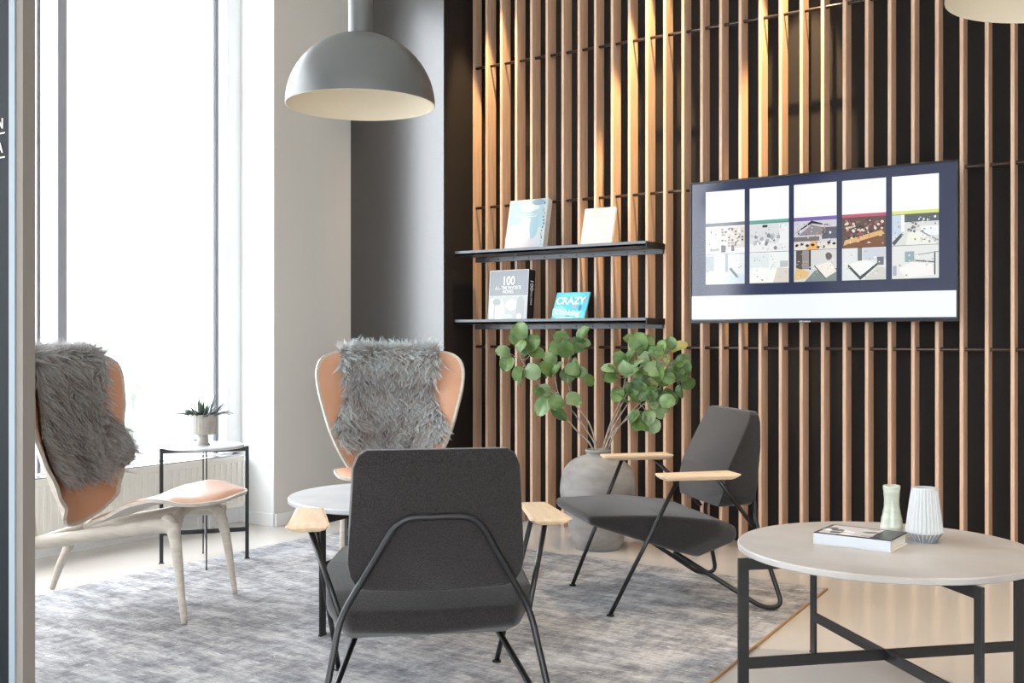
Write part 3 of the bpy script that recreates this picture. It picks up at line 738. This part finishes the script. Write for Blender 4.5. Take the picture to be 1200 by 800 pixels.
# ------------------------------------------------------------------ pendant lamps
def pendant(label, x, y, z=2.02):
    t = thing('pendant_lamp', label, 'pendant lamp', (x, y, z), 0, 'grey dome pendant lamps')
    r = .295; h = .285; out = []; inn = []
    for k in range(19):
        a = k/18*math.pi/2; out.append((r*math.cos(a) if k < 18 else .0, h*math.sin(a)))
    top_r = .055
    prof = [(p, q_) for p, q_ in out if p > top_r]; inner = [(p-.004*(p/r), q_-.004) for p, q_ in prof]
    inner[0] = (r-.004, 0)
    bm = bmesh.new(); add_lathe(bm, prof+[(top_r, h*.985)], 96); 
    bmesh.ops.delete(bm, geom=[f for f in bm.faces if len(f.verts) > 4], context='FACES')
    # rim
    frombm('shade', bm, M['lampout'], t, True)
    bm = bmesh.new(); add_lathe(bm, [(r, 0), (r-.004, -.0015)]+[(p, q_) for p, q_ in inner]+[(0, h-.008)], 96)
    bmesh.ops.delete(bm, geom=[f for f in bm.faces if len(f.verts) > 4], context='FACES')
    frombm('shade_lining', bm, M['lampin'], t, True)
    lathe('collar', [(.048, h*.97), (.048, h+.16), (.046, h+.175), (.012, h+.18)], M['lampout'], t, 40)
    tube('cord', [(0, 0, h+.17), (0, 0, H-z)], .004, M['black'], t, 8)
    lathe('bulb', [(0, .145), (.02, .15), (.036, .175), (.036, .2), (.022, .225), (.018, .275)], M['lampin'], t, 24)
    return t
l1 = pendant('grey dome pendant lamp hanging over the seats at the left', -2.901, 3.164)
l2 = pendant('dome pendant lamp cut off by the top right corner of the photo', -.398, 3.171)

# ------------------------------------------------------------------ ceramic floor vase and its branches
vz = thing('floor_vase', 'big round weathered grey ceramic vase standing on the floor by the slats', 'vase', (-2.798, 4.872, 0))
prof = [(.115, 0), (.125, .01), (.150, .10), (.178, .19), (.195, .27), (.197, .33), (.182, .40), (.145, .448), (.095, .476), (.064, .486), (.060, .492), (.066, .500), (.067, .510), (.060, .514), (.053, .508), (.052, .480), (.09, .44), (.15, .36)]
pp_ = smooth_path([(a, 0, b) for a, b in prof], 4); prof = [(p.x, p.z) for p in pp_]
from mathutils import noise as _n
lathe('vessel', prof, M['vase'], vz, 80, lambda r, z, a: r*(1+.012*_n.noise(Vector((math.cos(a)*2, math.sin(a)*2, z*9)))))
rgt = Vector((.8245, .5658, 0)); fwd = Vector((-.5658, .8245, 0)); vc = Vector((-2.798, 4.872, 0))
def BP(px, py, d=0):   # point near the vase given along the slat wall's view
    D = 5.6+d; return rgt*((px-600)/1253*D)+fwd*D+Vector((0, 0, 1.1+(395-py)*D/1253))
def leaf_mesh(r):
    bm = bmesh.new(); n = 14; c0 = [bm.verts.new((0, y, -.0)) for y in (0,)]
    L = r.uniform(.072, .098); Wd = L*r.uniform(.85, 1.02); cup = r.uniform(.1, .3); rows = []
    for i in range(9):
        t = i/8; y = t*L; w_ = Wd*.5*math.sqrt(max(0, 1-((t-.47)/.54)**2)) if i < 8 else .002
        row = []
        for j in range(-3, 4):
            x = w_*j/3; row.append(bm.verts.new((x, y, abs(x)*cup-.25*(t-.3)**2*L*2+.003*math.sin(j*2+i))))
        rows.append(row)
    for a, b in zip(rows, rows[1:]):
        for j in range(6): bm.faces.new((a[j], a[j+1], b[j+1], b[j]))
    bmesh.ops.delete(bm, geom=c0, context='VERTS')
    me = bpy.data.meshes.new('l'); bm.to_mesh(me); bm.free(); return me
def add_leaf(bm, pos, direction, r, idx, size=1):
    me = leaf_mesh(r); d = direction.normalized()
    # face normal: mostly towards the room and light
    nrm = (Vector((r.uniform(-.7, .9), -1, r.uniform(-.3, 1.1)))).normalized()
    x = d.cross(nrm).normalized(); nn = x.cross(d)
    m4 = Matrix((x, d, nn)).transposed().to_4x4(); m4.translation = pos
    me.transform(m4 @ Matrix.Scale(size, 4))
    k0 = len(bm.faces); bm.from_mesh(me); bm.faces.ensure_lookup_table()
    for f in bm.faces[k0:]: f.material_index = idx; f.smooth = True
    bpy.data.meshes.remove(me)
def branch(label, pts, leaves, seed, rad=(.0055, .0018), twigs=True, pale=.3, yellow=0):
    r = random.Random(seed)
    base = vc+Vector((r.uniform(-.025, .025), r.uniform(-.02, .02), .16))
    mouth = vc+Vector(((pts[0][0]-700)/1253*5.6*.8, 0, .50)) if False else BP(pts[0][0], pts[0][1], pts[0][2])
    P = [base]+[BP(*p) for p in pts]; o0 = base
    t = thing('leafy_branch', label, 'branch', base, 0, 'branches in the floor vase')
    path = [p-o0 for p in smooth_path(P, 6)]
    bm = bmesh.new(); add_tube(bm, path, list(rad), 7)
    lf = bmesh.new()
    for (px, py, d, dirx, diry, n) in [q for q in leaves]+[(q[0]+r.uniform(-9, 9), q[1]+r.uniform(-8, 8), q[2]-.03, r.uniform(-1, 1), r.uniform(-1, 1), 1) for q in leaves]:
        c = BP(px, py, d)-o0
        near = min(path, key=lambda q_: (q_-c).length)
        if (near-c).length > .015: add_tube(bm, smooth_path([near, (near+c)/2+Vector((0, 0, -.01)), c], 4), [.0022, .0014], 6)
        for k in range(n):
            a = math.atan2(-diry, dirx)+(k-(n-1)/2)*1.25+r.uniform(-.3, .3)
            dv = rgt*math.cos(a)+Vector((0, 0, 1))*math.sin(a)-fwd*r.uniform(-.2, .5)
            st = c+dv*.012
            u = r.random(); idx = 2 if u < yellow else (1 if u < yellow+pale else 0)
            add_leaf(lf, st, dv, r, idx, r.uniform(.75, 1.1))
            add_tube(bm, [c, st+dv*.004], .0011, 5)
    bmesh.ops.recalc_face_normals(bm, faces=bm.faces)
    frombm('stem', bm, M['twig'], t, True)
    me = bpy.data.meshes.new('foliage'); lf.to_mesh(me); lf.free()
    for k in ('leaf', 'leafl', 'leafy'): me.materials.append(M[k])
    put('foliage', me, None, t)
branch('long bare stemmed branch reaching far left with a tuft of round leaves', [(696, 531, 0), (672, 500, -.02), (645, 465, -.05), (622, 438, -.08), (609, 418, -.08)],
       [(609, 404, -.08, -.4, -1, 2), (618, 412, -.08, .9, -.3, 2), (600, 415, -.08, -1, .3, 2), (614, 428, -.1, .3, 1, 2)], 1, pale=.3)
branch('branch rising left of centre with leaves all along its upper half', [(700, 531, 0), (690, 495, .0), (672, 470, .03), (665, 440, .03), (668, 415, .03), (675, 400, .03)],
       [(676, 402, .03, .8, -.6, 2), (664, 405, 0, -.7, -.5, 2), (668, 425, 0, .4, .5, 1), (655, 425, -.02, -1, 0, 2), (682, 440, .03, .9, .4, 1), (672, 432, .05, .5, .2, 1)], 2, pale=.55)
branch('short branch hanging its leaves below the left tufts', [(699, 531, .02), (688, 505, .0), (668, 478, -.04), (655, 462, -.06), (650, 440, -.05)],
       [(650, 440, -.05, -.3, -1, 2), (648, 458, -.06, -1, .4, 2), (652, 470, -.05, .2, 1, 1), (645, 466, -.06, -.8, .8, 1)], 3, pale=.2)
branch('branch leaning right, its dark leaves nearest to the left of the big bunch', [(706, 531, -.01), (714, 500, -.02), (728, 465, -.03), (735, 430, -.04), (738, 412, -.04)],
       [(725, 440, -.05, -1, -.2, 2), (735, 425, -.05, -.3, -1, 2), (738, 445, -.06, .3, .5, 2), (727, 452, -.05, -.6, .8, 1), (745, 435, -.06, .9, .2, 1)], 4, pale=.25)
branch('tallest branch at the top of the big bunch', [(707, 531, .01), (716, 500, .02), (735, 460, .03), (748, 425, .03), (752, 400, .03)],
       [(750, 404, .03, -.2, -1, 2), (752, 412, .0, 1, -.3, 2), (745, 420, 0, -1, 0, 1), (762, 422, .0, .8, .4, 2), (756, 432, -.02, .2, 1, 2)], 5, pale=.3, yellow=.15)
branch('branch with yellowing leaves at the upper right of the bunch', [(709, 531, 0), (722, 495, 0), (745, 460, -.01), (768, 430, -.02), (782, 414, -.02)],
       [(784, 412, -.02, .6, -.9, 2), (775, 418, -.04, -.5, -.8, 2), (790, 425, 0, 1, .2, 2), (778, 430, -.02, .2, 1, 2), (768, 440, -.03, -.2, .8, 1)], 6, pale=.25, yellow=.35)
branch('branch drooping leaves at the far right of the bunch', [(711, 531, .02), (726, 500, .03), (752, 470, .03), (780, 450, .03), (793, 446, .03)],
       [(796, 448, .03, .7, 1, 2), (788, 440, .02, .7, -.5, 2), (775, 455, 0, 0, 1, 2), (765, 450, -.02, -.6, .5, 2)], 7, pale=.2)
branch('lowest branch of the bunch with leaves hanging above the armrest', [(708, 531, -.03), (720, 505, -.03), (742, 485, -.05), (757, 470, -.05)],
       [(757, 470, -.05, .6, -.5, 2), (762, 478, -.05, .5, 1, 2), (752, 482, -.06, -.3, 1, 2), (770, 470, -.05, 1, .3, 2), (756, 462, -.02, -.2, -.8, 1), (765, 488, -.04, .3, .9, 1)], 8, pale=.25)

# ------------------------------------------------------------------ things on the coffee table
TZ = .462
# book: corners seen at the table's left
bk = thing('book', 'thick pale book with a dark photo cover lying flat on the coffee table', 'book', (-.982, 3.334, TZ), R(-2))
bw, bd, bh = .235, .17, .036
box('page_block', (-bw/2+.004, -bd/2+.003, .004), (bw/2-.006, bd/2-.004, bh-.003), M['page'], bk)
box('back_cover', (-bw/2, -bd/2, 0), (bw/2, bd/2, .003), M['page'], bk, .0006)
box('front_cover', (-bw/2, -bd/2, bh-.003), (bw/2, bd/2, bh), M['black'], bk, .0006)
box('spine', (-bw/2, -bd/2, .001), (bw/2, -bd/2+.003, bh-.001), mat('spine_grey', 'c3c8ce', .5), bk, .0006)
r9 = random.Random(9)
Pz = [(rect(-bw/2+.001, -bd/2+.001, bw/2-.001, bd/2-.001), '3c4048'), (rect(-bw/2+.012, -bd/2+.006, bw*.22, bd/2-.012), 'c9c9ca')]
for k in range(16): Pz.append((blob(r9.uniform(-bw*.42, bw*.18), r9.uniform(-bd*.38, bd*.36), .02, .016, 8, .5, r9), r9.choice(['f1f1ef', 'efefef', '6b6a6c', 'a9a5a2', '35363a'])))
canvas('cover_picture', Pz, Matrix.Translation((0, 0, bh+.0004)), M['print'], bk)
gv = thing('bud_vase', 'slim pale green glazed bud vase with a pinched neck behind the book', 'vase', (-.941, 3.534, TZ))
gp = smooth_path([(.024, 0, 0), (.033, 0, .004), (.036, 0, .025), (.031, 0, .055), (.0255, 0, .085), (.0235, 0, .11), (.0265, 0, .150), (.0275, 0, .158), (.025, 0, .158), (.0215, 0, .12), (.02, 0, .08)], 4)
lathe('vessel', [(p.x, p.z) for p in gp], M['greenglaze'], gv, 48, lambda r, z, a: r*(1+.018*math.sin(z*260)+.012*math.sin(a*2+z*30)))
wv_ = thing('ribbed_vase', 'white ribbed ceramic vase narrowing to the rim, right of the bud vase', 'vase', (-.829, 3.488, TZ))
wp = [(.034, 0), (.036, .004), (.046, .018), (.0555, .030), (.0565, .036), (.0535, .060), (.046, .118), (.0395, .160), (.038, .167), (.034, .168), (.033, .158), (.042, .06)]
def ribm(r, z, a):
    if z < .03 or z > .160 : return r
    return r*(1-.085*(1-abs(math.sin(a*13)))**1.6)
zz = [(p.x, p.z) for p in smooth_path([(a, 0, b) for a, b in wp], 5)]
lathe('vessel', [q_ for q_ in zz], M['whiteglaze'], wv_, 192, ribm)
lathe('clay_foot', [(.0345, -.0001), (.0368, .004), (.0468, .018), (.0556, .0285)], M['bareclay'], wv_, 96, lambda r, z, a: r*(1.006-.06*(1-abs(math.sin(a*13)))**1.6))

# ------------------------------------------------------------------ partition post and door leaf at the left edge
struct('door_post', [((-2.858, 1.694, 0), (-2.824, 1.731, H))], M['jamb'])
struct('trim_3', [((-2.888, 1.69, 0), (-2.8585, 1.72, H))], M['paleblue'])
dr = struct('door_1', [], M['navy'])
box('door_stile', (-2.96, 1.695, .007), (-2.889, 1.73, 2.9), M['navy'], dr, .004)
box('door_glass', (-3.6, 1.71, .007), (-2.96, 1.718, 2.9), M['navy'], dr)
for s_, z_ in (('VIN', 1.1+(395-139)*2.98/1253), ('MA', 1.1+(395-168)*2.98/1253)):
    m4 = Matrix.Translation((-2.935, 1.6935, z_)) @ Matrix.Rotation(R(90), 4, 'X')
    o = text('door_lettering', s_, .040, m4 @ Matrix.Translation((-.02, 0, 0)), M['cream'], dr, .0004)
    box('lettering_underline', (-2.99, 1.6932, z_-.028), (-2.915, 1.6945, z_-.0245), M['cream'], dr)
